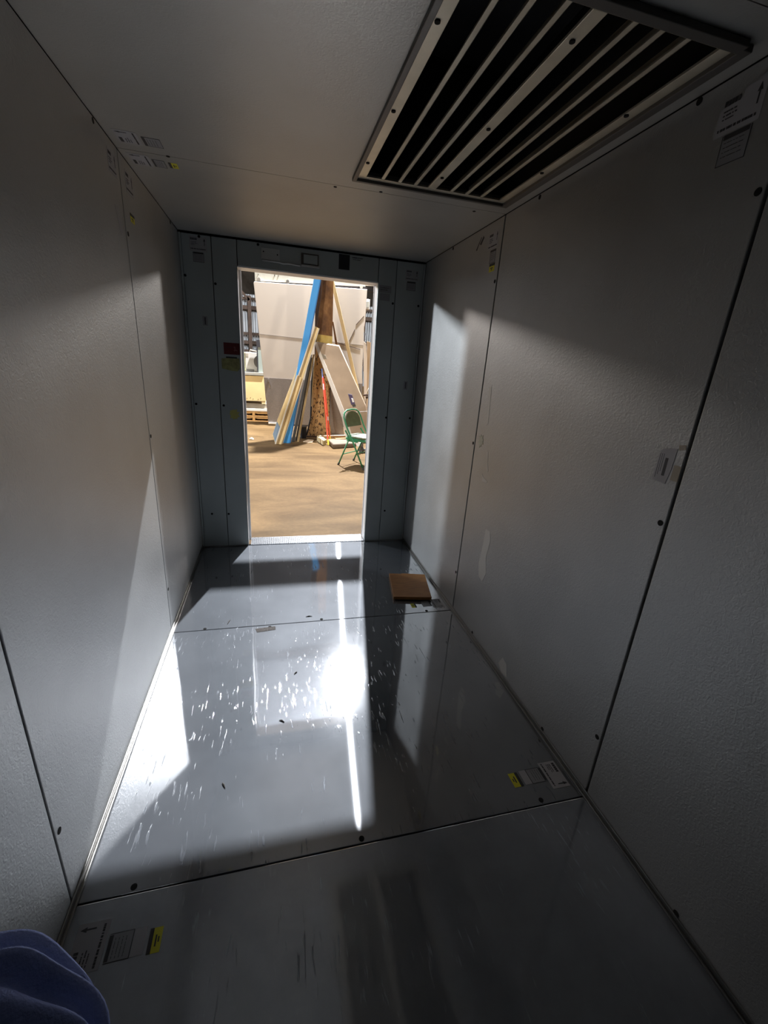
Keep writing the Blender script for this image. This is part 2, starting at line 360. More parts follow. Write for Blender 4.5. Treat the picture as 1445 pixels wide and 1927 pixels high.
# ------------------------------------------------------------------ ceiling grille
vg = empty('ceiling_grille', ((VX0 + VX1) / 2, (VY0 + VY1) / 2, H))
m = bm_(); Z0, Z1 = H + .002, H + .012
x0, x1, y0, y1 = VX0, VX1, VY0, VY1
for a, b in [((x0 - .012, y0 - .012), (x0 + .004, y1 + .012)), ((x1 - .004, y0 - .012), (x1 + .022, y1 + .012)), ((x0, y0 - .022), (x1, y0 + .004)), ((x0, y1 - .004), (x1, y1 + .012))]:
    bx(m, (*a, H - .014), (*b, H + .0))
obj('outer_lip', m, 'lip', vg, .002)
fw = .034
m = bm_()
for a, b in [((x0 + .004, y0 + .004), (x0 + .004 + fw, y1 - .004)), ((x1 - .03 - .004, y0 + .004), (x1 - .004, y1 - .004)), ((x0 + .004 + fw, y0 + .004), (x1 - .034, y0 + .018)), ((x0 + .004 + fw, y1 - .03), (x1 - .034, y1 - .004))]:
    bx(m, (*a, H - .004), (*b, H + .003))
obj('frame', m, 'grille', vg, .001)
box('centre_bar', (1.163, y0 + .018, H - .004), (1.197, y1 - .03, H + .003), 'grille', vg, .001)
for x in (.976, 1.044, 1.11, 1.266, 1.333, 1.401):
    m = bm_(); bx(m, (x - .007, y0 + .018, H - .003), (x + .007, y1 - .03, H + .001)); bx(m, (x + .0055, y0 + .018, H - .003), (x + .007, y1 - .03, H + .022))
    obj('slat', m, 'grille', vg)
for x, y in ((.888, -.987), (.889, -.629), (.889, -.271), (1.18, -1.035), (1.18, -.644), (1.18, -.262), (1.49, -.85), (1.49, -.45)):
    m = bm_(); disc(m, (x, y, H - .005), (0, 0, 1), .0065, .0018); obj('screw', m, 'hole', vg)
m = bm_(); zt = H + .42
for a, b in [((x0 - .02, y0 - .02, H + .024), (x0 + .002, y1 + .02, zt)), ((x1 - .002, y0 - .02, H + .024), (x1 + .02, y1 + .02, zt)), ((x0, y0 - .02, H + .024), (x1, y0 + .002, zt)), ((x0, y1 - .002, H + .024), (x1, y1 + .02, zt)), ((x0 - .02, y0 - .02, zt), (x1 + .02, y1 + .02, zt + .02))]:
    bx(m, a, b)
obj('duct_box', m, 'duct', vg)
tag(vg, 'long metal slatted air grille set into the ceiling near the right wall', 'vent')

# ------------------------------------------------------------------ stickers
class Face:
    def __init__(s, O, U, V, N): s.O, s.U, s.V, s.N = Vector(O), Vector(U), Vector(V), Vector(N)
    def at(s, u, v, h=0): return s.O + s.U * u + s.V * v + s.N * h
    def rect(s, m, u0, v0, u1, v1, h0, h1): prism(m, [s.at(u0, v0, h0), s.at(u1, v0, h0), s.at(u1, v1, h0), s.at(u0, v1, h0)], s.N * (h1 - h0))
def RW(y, z): return Face((W, y, z), (0, -1, 0), (0, 0, -1), (-1, 0, 0))
def LW(y, z): return Face((0, y, z), (0, 1, 0), (0, 0, -1), (1, 0, 0))
def FW(x, z): return Face((x, D, z), (1, 0, 0), (0, 0, -1), (0, -1, 0))
def FR(x, y): return Face((x, y, 0), (0, -1, 0), (-1, 0, 0), (0, 0, 1))     # floor, heading towards +x
def FL_(x, y): return Face((x, y, 0), (0, 1, 0), (1, 0, 0), (0, 0, 1))      # floor, heading towards -x
def CE(x, y): return Face((x, y, H), (0, -1, 0), (1, 0, 0), (0, 0, -1))
def words(f, m, u, v, total, h, seed):
    r = random.Random(seed); x = u; hh = .0012
    while x < u + total - .002:
        wd = min(r.uniform(.0025, .007), u + total - x); f.rect(m, x, v, x + wd, v + h, .0004, hh); x += wd + r.choice((.0009, .0009, .003))
def ship_label(f, wd, ht, label, seed, torn=False):
    m = bm_()
    if torn: prism(m, [f.at(u, v, .0002) for u, v in ((.5 * wd, 0), (wd, 0), (wd, ht), (0, ht), (0, .28 * ht), (.5 * wd, .2 * ht))], f.N * .0005)
    else: f.rect(m, 0, 0, wd, ht, .0002, .0007)
    o = obj('shipping_label', m, 'paper')
    m = bm_()
    for k in range(5): f.rect(m, (.08 + .075 * k) * wd, .10 * ht, (.135 + .075 * k) * wd, .24 * ht, .0004, .0012)
    obj('heading_print', m, 'ink', o)
    m = bm_()
    words(f, m, .1 * wd, .36 * ht, .30 * wd, .035 * ht, seed); words(f, m, .1 * wd, .46 * ht, .36 * wd, .035 * ht, seed + 1); words(f, m, .1 * wd, .56 * ht, .26 * wd, .03 * ht, seed + 2)
    obj('address_print', m, 'ink', o)
    m = bm_(); words(f, m, .05 * wd, .80 * ht, .86 * wd, .07 * ht, seed + 3); obj('code_print', m, 'ink', o)
    m = bm_(); a, b = .86 * wd, .08 * ht
    prism(m, [f.at(a, b, .0004), f.at(a + .055 * wd, b + .2 * ht, .0004), f.at(a + .015 * wd, b + .2 * ht, .0004), f.at(a + .015 * wd, b + .5 * ht, .0004), f.at(a - .015 * wd, b + .5 * ht, .0004), f.at(a - .015 * wd, b + .2 * ht, .0004), f.at(a - .055 * wd, b + .2 * ht, .0004)], f.N * .0009)
    obj('arrow_print', m, 'ink', o)
    return tag(o, label, 'sticker', 'shipping labels on the panels')
def rating_label(f, wd, ht, label, seed, white=0):
    m = bm_(); f.rect(m, 0, 0, wd, ht, .0002, .0006); o = obj('rating_label', m, 'clearlab')
    m = bm_(); f.rect(m, .06 * wd, .0, .94 * wd, .16 * ht, .0004, .0012); obj('black_strip', m, 'ink', o)
    m = bm_(); e = .0016
    f.rect(m, 0, 0, e, ht, .0004, .0009); f.rect(m, wd - e, 0, wd, ht, .0004, .0009); f.rect(m, 0, ht - e, wd, ht, .0004, .0009)
    obj('outline_print', m, 'ink', o)
    m = bm_()
    for k in range(4): words(f, m, .12 * wd, (.26 + .15 * k) * ht, .7 * wd, .02 * ht, seed + k)
    obj('fine_print', m, 'ink', o)
    if white:
        m = bm_(); f.rect(m, .02 * wd, ht + .001, .98 * wd, ht + white, .0002, .0006); obj('pale_strip', m, 'paper', o)
    return tag(o, label, 'sticker', 'outlined rating labels on the panels')
def warn_tag(f, wd, ht, label):
    m = bm_(); f.rect(m, 0, 0, wd, ht, .0002, .0006); o = obj('warning_tag', m, 'yellow')
    m = bm_(); f.rect(m, 0, -.0005, wd, .3 * ht, .0004, .0012); obj('black_strip', m, 'ink', o)
    m = bm_(); f.rect(m, .25 * wd, .5 * ht, .7 * wd, .62 * ht, .0004, .0012); f.rect(m, .4 * wd, .72 * ht, .62 * wd, .82 * ht, .0004, .0012); obj('warning_print', m, 'ink', o)
    return tag(o, label, 'sticker', 'yellow and black warning tags')

# right wall: top near corner, seam corner, mid
ship_label(RW(-1.055, 2.058), .106, .078, 'white label with arrow high on the right wall beside the air grille', 10, True)
rating_label(RW(-1.08, 1.977), .07, .063, 'outlined label under the white label high on the right wall, nearest the camera', 11)
ship_label(RW(.143, 2.052), .1, .074, 'white label with arrow on the right wall under the ceiling, beside the first seam', 12)
rating_label(RW(.108, 1.973), .058, .058, 'outlined label on the right wall below the ceiling corner, above a yellow tag', 13)
warn_tag(RW(.1, 1.912), .056, .036, 'yellow and black tag high on the right wall by the seam')
m = bm_(); f = RW(-1.143, 1.248)
prism(m, [f.at(u, v, .0002) for u, v in ((.006, .012), (.03, .004), (.056, .0), (.054, .06), (.047, .1), (.001, .098))], f.N * .0007)
o = obj('shipping_label', m, 'paper')
m = bm_(); f.rect(m, .028, .03, .037, .08, .0004, .0012); obj('barcode_print', m, 'ink', o)
m = bm_()
for k in range(3): f.rect(m, .008 + .006 * k, .02, .0095 + .006 * k, .09 - .01 * k, .0004, .001)
obj('address_print', m, 'ink', o); tag(o, 'crumpled grey label at mid height on the right wall beside the second seam', 'sticker')
m = bm_(); f = RW(-1.202, 1.204); f.rect(m, 0, 0, .023, .042, .0002, .0006)
o = obj('tape_scrap', m, 'greysheet'); tag(o, 'small brown square of tape beside the crumpled label on the right wall', 'tape', 'brown tape scraps')
m = bm_(); f = RW(-1.2, 1.262); prism(m, [f.at(u, v, .0002) for u, v in ((0, .004), (.02, 0), (.023, .012), (.004, .018))], f.N * .0005)
o = obj('tape_scrap', m, 'greysheet'); tag(o, 'tiny torn tape scrap just above the crumpled label on the right wall', 'tape', 'brown tape scraps')
m = bm_(); f = RW(.285, 2.06)
prism(m, [f.at(u, v, .0002) for u, v in ((0, .05), (.03, .02), (.05, .0), (.055, .004), (.03, .03), (.01, .055))], f.N * .0005)
prism(m, [f.at(u, v, .0002) for u, v in ((.04, .03), (.075, .0), (.085, .01), (.055, .038))], f.N * .0005)
o = obj('torn_label', m, 'ink'); tag(o, 'torn black scrap of label under the ceiling on the far right wall', 'sticker')
# left wall
ship_label(LW(-.125, 2.06), .085, .07, 'white label on the left wall under the ceiling, on the near side of the seam', 20)
ship_label(LW(.07, 2.06), .095, .075, 'white label on the left wall under the ceiling, on the far side of the seam', 21)
warn_tag(LW(.083, 1.917), .056, .03, 'yellow and black tag high on the left wall by the seam')
m = bm_(); f = LW(-.11, 1.893); prism(m, [f.at(u, v, .0002) for u, v in ((0, 0), (.03, -.002), (.068, .07), (.04, .088))], f.N * .0005)
o = obj('paper_strip', m, 'paper'); tag(o, 'slanted pale strip stuck below the labels on the left wall', 'sticker')
# ceiling
ship_label(CE(.028, -.06), .098, .075, 'white label on the ceiling by the left wall, nearer the camera of the pair', 22)
rating_label(CE(.113, -.066), .07, .06, 'faint outlined label on the ceiling beside the nearer white label', 23)
ship_label(CE(.022, .134), .104, .074, 'white label on the ceiling by the left wall, farther of the pair', 24)
rating_label(CE(.102, .125), .07, .045, 'faint outlined label on the ceiling between white label and yellow tag', 25)
warn_tag(CE(.16, .112), .052, .032, 'yellow and black tag on the ceiling beside the left wall')
# floor
ship_label(FR(1.569, -1.079), .106, .07, 'white label on the floor in the right corner before the near seam', 30)
rating_label(FR(1.497, -1.094), .058, .062, 'outlined label on the near floor between white label and yellow tag at right', 31, .028)
warn_tag(FR(1.397, -1.098), .055, .036, 'yellow and black tag on the floor by the right wall, near the camera')
ship_label(FL_(.034, -1.384), .104, .074, 'white label on the dark floor beside the blue sleeve', 32)
rating_label(FL_(.115, -1.376), .06, .056, 'outlined label on the dark floor between white label and yellow tag at left', 33, .03)
warn_tag(FL_(.21, -1.378), .053, .03, 'yellow and black tag on the dark near floor by the left wall')
ship_label(FR(1.562, .138), .1, .07, 'white label on the floor beside the small brown board', 34)
rating_label(FR(1.485, .124), .062, .06, 'outlined label on the floor in front of the small brown board', 35)
warn_tag(FR(1.384, .105), .046, .032, 'yellow and black tag on the floor just in front of the brown board')
# front wall
ship_label(FW(.06, 2.076), .102, .08, 'white label in the top left corner of the door wall', 40)
rating_label(FW(.077, 1.992), .064, .055, 'outlined label under the white label left of the door', 41)
ship_label(FW(1.452, 2.044), .096, .068, 'white label in the top right corner of the door wall', 42)
rating_label(FW(1.466, 1.97), .066, .056, 'outlined label under the white label right of the door', 43)
m = bm_(); f = FW(1.272, 1.928); f.rect(m, 0, 0, .085, .045, .0002, .0006); o = obj('faint_label', m, 'clearlab')
m = bm_(); words(f, m, .008, .014, .06, .004, 3); words(f, m, .008, .026, .05, .004, 4); obj('fine_print', m, 'ink', o)
m = bm_(); f.rect(m, .006, .05, .078, .096, .0002, .0006); obj('lower_film', m, 'clearlab', o)
tag(o, 'faint grey label on the jamb panel right of the door head', 'sticker')
m = bm_(); f = FW(.108, 1.63); f.rect(m, 0, 0, .03, .056, .0002, .0006); o = obj('strip_label', m, 'clearlab')
m = bm_(); f.rect(m, .012, .006, .019, .05, .0004, .0012); obj('bar_print', m, 'ink', o)
tag(o, 'narrow upright label on the left panel of the door wall', 'sticker', 'narrow upright labels')
m = bm_(); f = FW(1.5, 1.3); f.rect(m, 0, 0, .03, .06, .0002, .0006); o = obj('strip_label', m, 'clearlab')
m = bm_(); f.rect(m, .012, .006, .018, .052, .0004, .0012); obj('bar_print', m, 'ink', o)
tag(o, 'narrow upright label on the right panel of the door wall', 'sticker', 'narrow upright labels')
m = bm_(); f = FW(.228, 1.48); f.rect(m, 0, 0, .101, .074, .0002, .0008); o = obj('red_label', m, 'redlab')
m = bm_()
for a, b in (((.064, .028), (.071, .025)), ((.071, .025), (.0735, .032)), ((.0735, .032), (.069, .038)), ((.069, .038), (.0735, .044)), ((.0735, .044), (.070, .050)), ((.070, .050), (.064, .048)), ((.078, .042), (.086, .05))):
    bar(m, f.at(*a, .0009), f.at(*b, .0009), f.N.cross((Vector(f.at(*b)) - Vector(f.at(*a))).normalized()), .0024, .0008)
obj('mark_print', m, 'pinkink', o)
m = bm_(); f.rect(m, .008, .03, .058, .032, .0006, .0012); obj('rule_print', m, 'ink', o)
tag(o, 'dark red label on the jamb left of the door opening', 'sticker')
m = bm_(); f = FW(.21, 1.388)
prism(m, [f.at(u, v, .0002) for u, v in ((0, .012), (.06, .0), (.115, .004), (.117, .07), (.10, .088), (.06, .086), (.02, .078), (.0, .074))], f.N * .0012)
o = obj('old_tape', m, 'greenlab'); tag(o, 'peeling yellow-green tape below the red label left of the door', 'tape')
m = bm_(); f.rect(m, .03, -.004, .1, .006, .0012, .0022); obj('dark_edge', m, 'ink', o)
def splat(face, r0, r1, mat, label, seed):
    r = random.Random(seed); n = 18; pts = []
    for k in range(n):
        a = 2 * math.pi * k / n; rr = (r1 if k % 2 else r0) * r.uniform(.85, 1.1)
        pts.append(face.at(rr * .9 * math.cos(a), rr * math.sin(a), .0002))
    m = bm_(); prism(m, pts, face.N * .001); tag(obj('glue_splat', m, mat), label, 'glue spot', 'star-shaped glue spots')
splat(FW(.275, 1.01), .03, .042, 'residue_y', 'yellowish star-shaped glue spot on the jamb left of the door', 1)
splat(RW(-.066, 1.064), .022, .036, 'residue', 'pale star-shaped glue spot on the right wall beside the first seam', 2)
def smear(pts, label, mat='smear'):
    m = bm_(); prism(m, [(W - .0002, y, z) for y, z in pts], (-.0006, 0, 0)); tag(obj('wall_smear', m, mat), label, 'smear', 'dried smears on the right wall')
smear([(-.255, .64), (-.30, .645), (-.318, .60), (-.30, .5), (-.325, .42), (-.30, .36), (-.255, .37), (-.235, .44), (-.25, .55)], 'tall pale smear low on the right wall')
smear([(-.145, 1.02), (-.16, 1.0), (-.175, .94), (-.19, .93), (-.175, .965), (-.16, 1.03)], 'small pale smear just below the star-shaped glue spot')
smear([(-.075, 1.33), (-.10, 1.35), (-.115, 1.22), (-.12, 1.16), (-.10, 1.15), (-.095, 1.24)], 'narrow streak above the star-shaped glue spot')
smear([(-.13, .905), (-.15, .89), (-.20, .88), (-.19, .87), (-.14, .865)], 'small flat pale smear under the other small smears')
smear([(-.60, .11), (-.64, .10), (-.66, .04), (-.61, .03), (-.575, .06)], 'pale smear near the floor cove on the right wall')

# header fittings above the door
cp = box('cover_plate', (.484, D - .008, 1.996), (.602, D, 2.062), 'coverplate', None, .002)
m = bm_(); disc(m, (.5, D - .009, 2.04), (0, 1, 0), .004); obj('screw', m, 'hole', cp)
m = bm_(); disc(m, (.586, D - .009, 2.03), (0, 1, 0), .004); obj('screw', m, 'hole', cp)
tag(cp, 'flat metal cover plate with two screws above the door', 'cover plate')
m = bm_(); pts = [(.49, D - .006, 1.992), (.60, D - .006, 1.99), (.62, D - .006, 1.985), (.66, D - .006, 1.99), (.73, D - .006, 1.984)]
tube(m, pts, .006, 8); tag(obj('conduit', m, 'coverplate', None, 0, True), 'thin bent conduit between the cover plate and the box above the door', 'conduit')
hb = box('heater_box', (.736, D - .010, 1.992), (.85, D, 2.06), 'lip', None, .002)
box('box_lid', (.752, D - .013, 2.0), (.842, D - .009, 2.052), 'front', hb, .001); box('sill_strip', (.738, D - .018, 1.982), (.856, D - .002, 1.992), 'coverplate', hb, .001)
tag(hb, 'recessed electrical box with bright bottom strip above the door', 'electrical box')
bp = box('black_sticker', (.984, D - .001, 1.994), (1.057, D, 2.084), 'blackbox'); tag(bp, 'black rectangular patch above the door near its right end', 'sticker')
m = bm_(); f = FW(1.07, 2.083); words(f, m, .004, .008, .07, .006, 9); words(f, m, .01, .02, .05, .004, 8); tag(obj('pen_note', m, 'ink'), 'short black pen note on the header panel beside the black patch', 'pen marks')

# ------------------------------------------------------------------ things on the cold-room floor
bd = empty('board', (1.4, .3, 0))
m = bm_(); prism(m, [(1.31, .476, .006), (1.392, .46, .006), (1.40, .466, .006), (1.56, .43, .006), (1.5, .12, .006), (1.259, .161, .006)], (0, 0, .02)); obj('panel', m, 'fibre', bd, .002)
m = bm_(); prism(m, [(1.32, .465, 0), (1.545, .425, 0), (1.49, .13, 0), (1.27, .17, 0)], (0, 0, .006)); obj('dark_backing', m, 'rubber', bd)
tag(bd, 'small square brown wooden board lying on the floor by the right wall', 'board')
m = bm_(); prism(m, [(.424, -.0285, .0001), (.529, -.0195, .0001), (.531, -.051, .0001), (.433, -.062, .0001)], (0, 0, .0012)); o = obj('nameplate', m, 'plate')
tag(o, 'worn metal nameplate on the floor at the far seam', 'nameplate')
for i, (x, y, s) in enumerate([(.72, .05, .018), (.28, .06, .02), (.55, -.7, .012), (.62, -.42, .01), (.35, -.95, .012)]):
    m = bm_(); a = i * 1.3
    tube(m, [(x - s * math.cos(a), y - s * math.sin(a), .0025), (x, y + .003, .003), (x + s * math.cos(a), y + s * math.sin(a), .0025)], [.0015, .0028, .001], 6)
    lab = ['curled dark wood chip on the floor before the far seam', 'dark splinter on the floor near the left wall', 'tiny dark chip in the middle of the bright floor patch',
           'tiny dark chip just left of the bright glare', 'tiny dark chip on the left of the bright floor patch'][i]
    tag(obj('wood_chip', m, 'rubber'), lab, 'debris', 'crumbs on the shiny floor')

# ------------------------------------------------------------------ person: sleeve of the photographer at the lower left
def loft(bm, pts, rad, seg, fold):
    pts = [Vector(p) for p in pts]; rings = []; up = None
    for i, p in enumerate(pts):
        d = (pts[min(i + 1, len(pts) - 1)] - pts[max(i - 1, 0)]).normalized()
        if up is None: up = d.orthogonal().normalized()
        up = (up - d * up.dot(d)).normalized(); s = d.cross(up); ring = []
        for k in range(seg):
            t = 2 * math.pi * k / seg; rr = rad[i] * (1 + fold * ((1 - 2 * abs(math.sin(5.5 * t + i * .03))) * .8 + (1 - 2 * abs(math.sin(9.5 * t - i * .05 + 1))) * .45 + .3 * math.sin(i * 1.1 + 2 * t)))
            ring.append(bm.verts.new(p + rr * (math.cos(t) * up + math.sin(t) * s)))
        rings.append(ring)
    for A, B in zip(rings, rings[1:]):
        for k in range(seg): bm.faces.new([A[k], A[(k + 1) % seg], B[(k + 1) % seg], B[k]])
    bm.faces.new(rings[0][::-1]); bm.faces.new(rings[-1])
def spline(ctrl, n):
    out = []; c = [ctrl[0]] + list(ctrl) + [ctrl[-1]]
    for i in range(len(ctrl) - 1):
        p0, p1, p2, p3 = [Vector(x) for x in c[i:i + 4]]
        for k in range(n):
            t = k / n; out.append(.5 * ((2 * p1) + (p2 - p0) * t + (2 * p0 - 5 * p1 + 4 * p2 - p3) * t * t + (3 * p1 - p0 - 3 * p2 + p3) * t ** 3))
    out.append(Vector(ctrl[-1])); return out
armc = [(.13, -1.99, 1.06), (.18, -1.87, .935), (.228, -1.845, .845), (.288, -1.85, .762), (.30, -1.92, .66), (.295, -2.02, .55), (.29, -2.06, .48)]
ap = spline(armc, 8)
m = bm_(); n = len(ap)
loft(m, ap, [.05 - .018 * i / n for i in range(n)], 16, 0.0)
hand = Vector(armc[-1])
arm = obj('person', m, 'skin', None, 0, True)
m = bm_(); pl = Vector((.29, -2.075, .44)); tube(m, [hand, pl, pl + Vector((0, -.01, -.04))], [.024, .038, .034], 12)
for k in range(4):
    b = pl + Vector((-.024 + .016 * k, -.012, -.045)); L = (.030, .036, .034, .026)[k]
    tube(m, [b, b + Vector((0, .004, -L)), b + Vector((0, .018, -L * 1.7)), b + Vector((0, .03, -L * 2.0))], [.0085, .0082, .0075, .006], 8)
b = pl + Vector((-.03, .006, -.005)); tube(m, [b, b + Vector((-.014, .016, -.03)), b + Vector((-.012, .028, -.055))], [.011, .0095, .007], 8)
obj('hand', m, 'skin', arm, 0, True)
m = bm_(); rad = []
for i in range(n):
    t = i / (n - 1); rad.append(.078 - .022 * t + .012 * math.exp(-((t - .5) / .1) ** 2))
loft(m, ap[:-5], rad[:-5], 64, .17)
s = obj('sleeve', m, 'sleeve', arm, 0, True); s.modifiers.new('sub', 'SUBSURF').render_levels = 1
tag(arm, 'person at the lower left edge, only the bent arm in a blue sleeve showing', 'person')

# ------------------------------------------------------------------ warehouse shell
ZF = -.12
struct(box('warehouse_floor', (-30, -25, ZF - .2), (30, 28.5, ZF), 'concrete'))
m = bm_(); nx = 1300; x0, x1 = -24, 24; zs = (ZF, 4.25)
vv = []
for i in range(nx + 1):
    x = x0 + (x1 - x0) * i / nx; y = 28 + .022 * math.cos(i * math.pi / 2 + .4)
    vv.append((m.verts.new((x, y, ZF)), m.verts.new((x, y, 4.9))))
for a, b in zip(vv, vv[1:]): m.faces.new([a[0], b[0], b[1], a[1]])
o = struct(obj('wall_warehouse_back', m, 'corr'))
box('upper_cladding', (-24, 27.95, 4.9), (24, 28.1, 10), 'corrdark', o)
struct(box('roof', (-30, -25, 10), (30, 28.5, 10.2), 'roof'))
for nm, x in (('wall_warehouse_left', -30), ('wall_warehouse_right', 30)): struct(box(nm, (x - .1, -25, ZF), (x + .1, 28.5, 10), 'corrdark'))
gt = empty('steel_frame', (0, 27.8, ZF))
for z, t in ((1.62, .22), (2.15, .2), (2.65, .16), (4.12, .22), (4.62, .14)): box('girt', (-24, 27.62, z - t / 2), (24, 27.85, z + t / 2), 'rustbeam', gt)
for x in (-.71, 8.4, -9.8): box('post', (x - .1, 27.3, ZF), (x + .1, 27.6, 4.75), 'rustbeam', gt)
m = bm_(); bar(m, (-.71, 27.4, 4.5), (-2.6, 27.4, 6.4), (0, 1, 0), .2, .14); obj('brace', m, 'rustbeam', gt)
tag(gt, 'brown steel posts and girts along the corrugated back wall', 'steel frame')

ob = empty('added_shadow_rail', (2.0, 3.5, 2.79))  # added rail above the view, casts the dark band across the floor patch
box('rail_web', (-2.2, 3.485, 2.80), (6.2, 3.515, 2.94), 'rustdark', ob); box('lower_flange', (-2.2, 3.45, 2.795), (6.2, 3.55, 2.805), 'rustdark', ob); box('upper_flange', (-2.2, 3.45, 2.935), (6.2, 3.55, 2.945), 'rustdark', ob)
for x in (-2.1, 6.1): box('hanger', (x - .03, 3.47, 2.945), (x + .03, 3.53, 10.0), 'rustdark', ob)
tag(ob, 'added unseen rail hung before the door opening to shade a band of floor', 'overhead rail')

# ------------------------------------------------------------------ white sliding door on its track
dr = empty('sliding_door', (1.4, 8.41, ZF))
yp = 8.41
m = bm_()
prism(m, [(.195, yp, 2.86), (.21, yp, 2.885), (2.649, yp, 2.975), (2.638, yp, 2.3), (2.615, yp, 2.05), (2.63, yp, 1.8), (2.615, yp, 1.2), (2.64, yp, .94), (.349, yp, .95)], (0, .1, 0)); obj('door_face', m, 'panelwhite', dr, .008)
m = bm_(); prism(m, [(.349, yp - .004, .952), (2.64, yp - .004, .94), (2.64, yp - .004, ZF + .03), (.43, yp - .004, ZF + .03)], (0, .1, 0)); obj('kick_plate', m, 'kick', dr, .003)
m = bm_(); prism(m, [(.285, yp - .003, 1.864), (2.62, yp - .003, 1.80), (2.62, yp - .003, 1.79), (.285, yp - .003, 1.854)], (0, .01, 0)); obj('seam_line', m, 'kick', dr)
la = bm_(); bx(la, (.44, yp - .04, .86), (.475, yp - .005, .92)); tube(la, [(.46, yp - .045, .88), (.48, yp - .05, .8), (.475, yp - .04, .74)], .012, 8); obj('latch', la, 'chrome', dr)
m = bm_(); tube(m, [(.43, yp - .03, ZF + .045), (.62, yp - .03, ZF + .04)], .03, 8); obj('bottom_edge', m, 'chrome', dr)
m = bm_()
for k in range(9): tube(m, [(2.642 - .012 * math.sin(k * 1.9), yp - .005, 2.3 - k * .12), (2.63 - .012 * math.sin(k * 1.9 + 1.9), yp - .005, 2.18 - k * .12)], .008, 6)
obj('torn_edge', m, 'rustdark', dr)
for p0, p1 in (((2.02, 1.80), (2.55, 1.70)), ((2.42, 2.22), (2.6, 2.42)), ((2.28, 1.86), (2.4, 2.12))):
    m = bm_(); bar(m, (p0[0], yp - .003, p0[1]), (p1[0], yp - .003, p1[1]), (0, 0, 1), .012, .004); obj('crease', m, 'rustdark', dr)
tag(dr, 'tall white sliding door panel with grey kick plate behind the rusty column', 'door')
tr = empty('door_track', (1.4, 8.5, 2.9))
m = bm_(); prism(m, [(.216, 8.5, 3.10), (2.62, 8.5, 3.16), (2.62, 8.5, 3.04), (.221, 8.5, 2.912)], (0, .06, 0)); obj('cover_board', m, 'railwhite', tr, .003)
m = bm_(); prism(m, [(.21, 8.52, 2.914), (2.9, 8.52, 3.06), (2.9, 8.52, 2.96), (.21, 8.52, 2.82)], (0, .1, 0)); obj('track_channel', m, 'dark', tr)
for x, z in ((.29, 3.04), (.63, 3.05), (.63, 3.07), (.71, 3.05), (.71, 3.075)):
    m = bm_(); disc(m, (x, 8.497, z), (0, 1, 0), .008, .004, 8); obj('screw', m, 'hole', tr)
for x in (.3, .9, 2.52):
    m = bm_(); disc(m, (x, 8.48, 2.93 + .035 * x), (0, 1, 0), .035, .03); obj('roller', m, 'chrome', tr)
m = bm_(); prism(m, [(2.63, 8.5, 3.17), (2.95, 8.5, 3.17), (2.95, 8.5, 3.08), (2.63, 8.5, 3.06)], (0, .06, 0)); obj('end_board', m, 'greysheet', tr)
tag(tr, 'white track cover board above the white sliding door', 'door track')
eb = box('junction_box', (2.60, 8.511, 2.58), (2.745, 8.62, 2.79), 'jamb', None, .006); box('lid', (2.665, 8.50, 2.62), (2.73, 8.512, 2.74), 'railwhite', eb)
m = bm_(); tube(m, [(2.68, 8.6, 2.58), (2.66, 8.6, 2.4), (2.665, 8.6, 2.1)], .01, 6); obj('cable', m, 'railwhite', eb)
tag(eb, 'small white junction box at the top right edge of the sliding door', 'junction box')

# ------------------------------------------------------------------ rusty column
co = empty('steel_column', (1.5, 7.0, ZF))
yc = 6.94
m = bm_(); prism(m, [(1.51, yc, 4.4), (1.69, yc, 4.4), (1.70, yc, 1.86), (1.395, yc, 1.86), (1.40, yc, 2.05), (1.475, yc, 2.6)], (0, .012, 0)); obj('upper_flange', m, 'rust', co)
m = bm_(); prism(m, [(1.395, yc - .004, 1.88), (1.70, yc - .004, 1.86), (1.70, yc - .004, 1.66), (1.395, yc - .004, 1.66)], (0, .02, 0)); obj('painted_band', m, 'yellowpaint', co)
m = bm_(); prism(m, [(1.39, yc, 1.66), (1.70, yc, 1.66), (1.668, yc, .787), (1.68, yc, .2), (1.74, yc, ZF + .02), (1.225, yc, ZF + .02), (1.30, yc, .22), (1.335, yc, .6), (1.345, yc, 1.2)], (0, .014, 0)); obj('lower_flange', m, 'rustlow', co)
m = bm_(); bx(m, (1.545, yc + .014, ZF + .02), (1.57, yc + .24, 4.4)); obj('web', m, 'rustdark', co)  # darker rust tone puts the recess shade into the colour
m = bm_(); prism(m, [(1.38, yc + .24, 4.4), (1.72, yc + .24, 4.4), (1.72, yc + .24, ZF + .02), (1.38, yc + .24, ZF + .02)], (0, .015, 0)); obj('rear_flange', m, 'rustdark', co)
m = bm_(); bx(m, (1.18, yc - .05, ZF), (1.80, yc + .3, ZF + .02)); obj('base_plate', m, 'rustdark', co)
m = bm_(); prism(m, [(1.345, yc + .02, 1.4), (1.30, yc + .02, 1.0), (1.285, yc + .02, .25), (1.20, yc + .02, ZF + .02), (1.30, yc + .02, ZF + .02)], (0, .1, 0)); obj('side_recess_shade', m, 'blackbox', co)  # black fill stands in for the shaded recess beside the flange
m = bm_(); tube(m, [(1.375, yc - .002, 1.5), (1.345, yc - .006, 1.2), (1.31, yc - .006, .5)], .012, 6)
obj('hanging_cord', m, 'pinebrown', co)
tag(co, 'rusty brown steel column with flaking tan paint low down, behind the leaning boards', 'column')

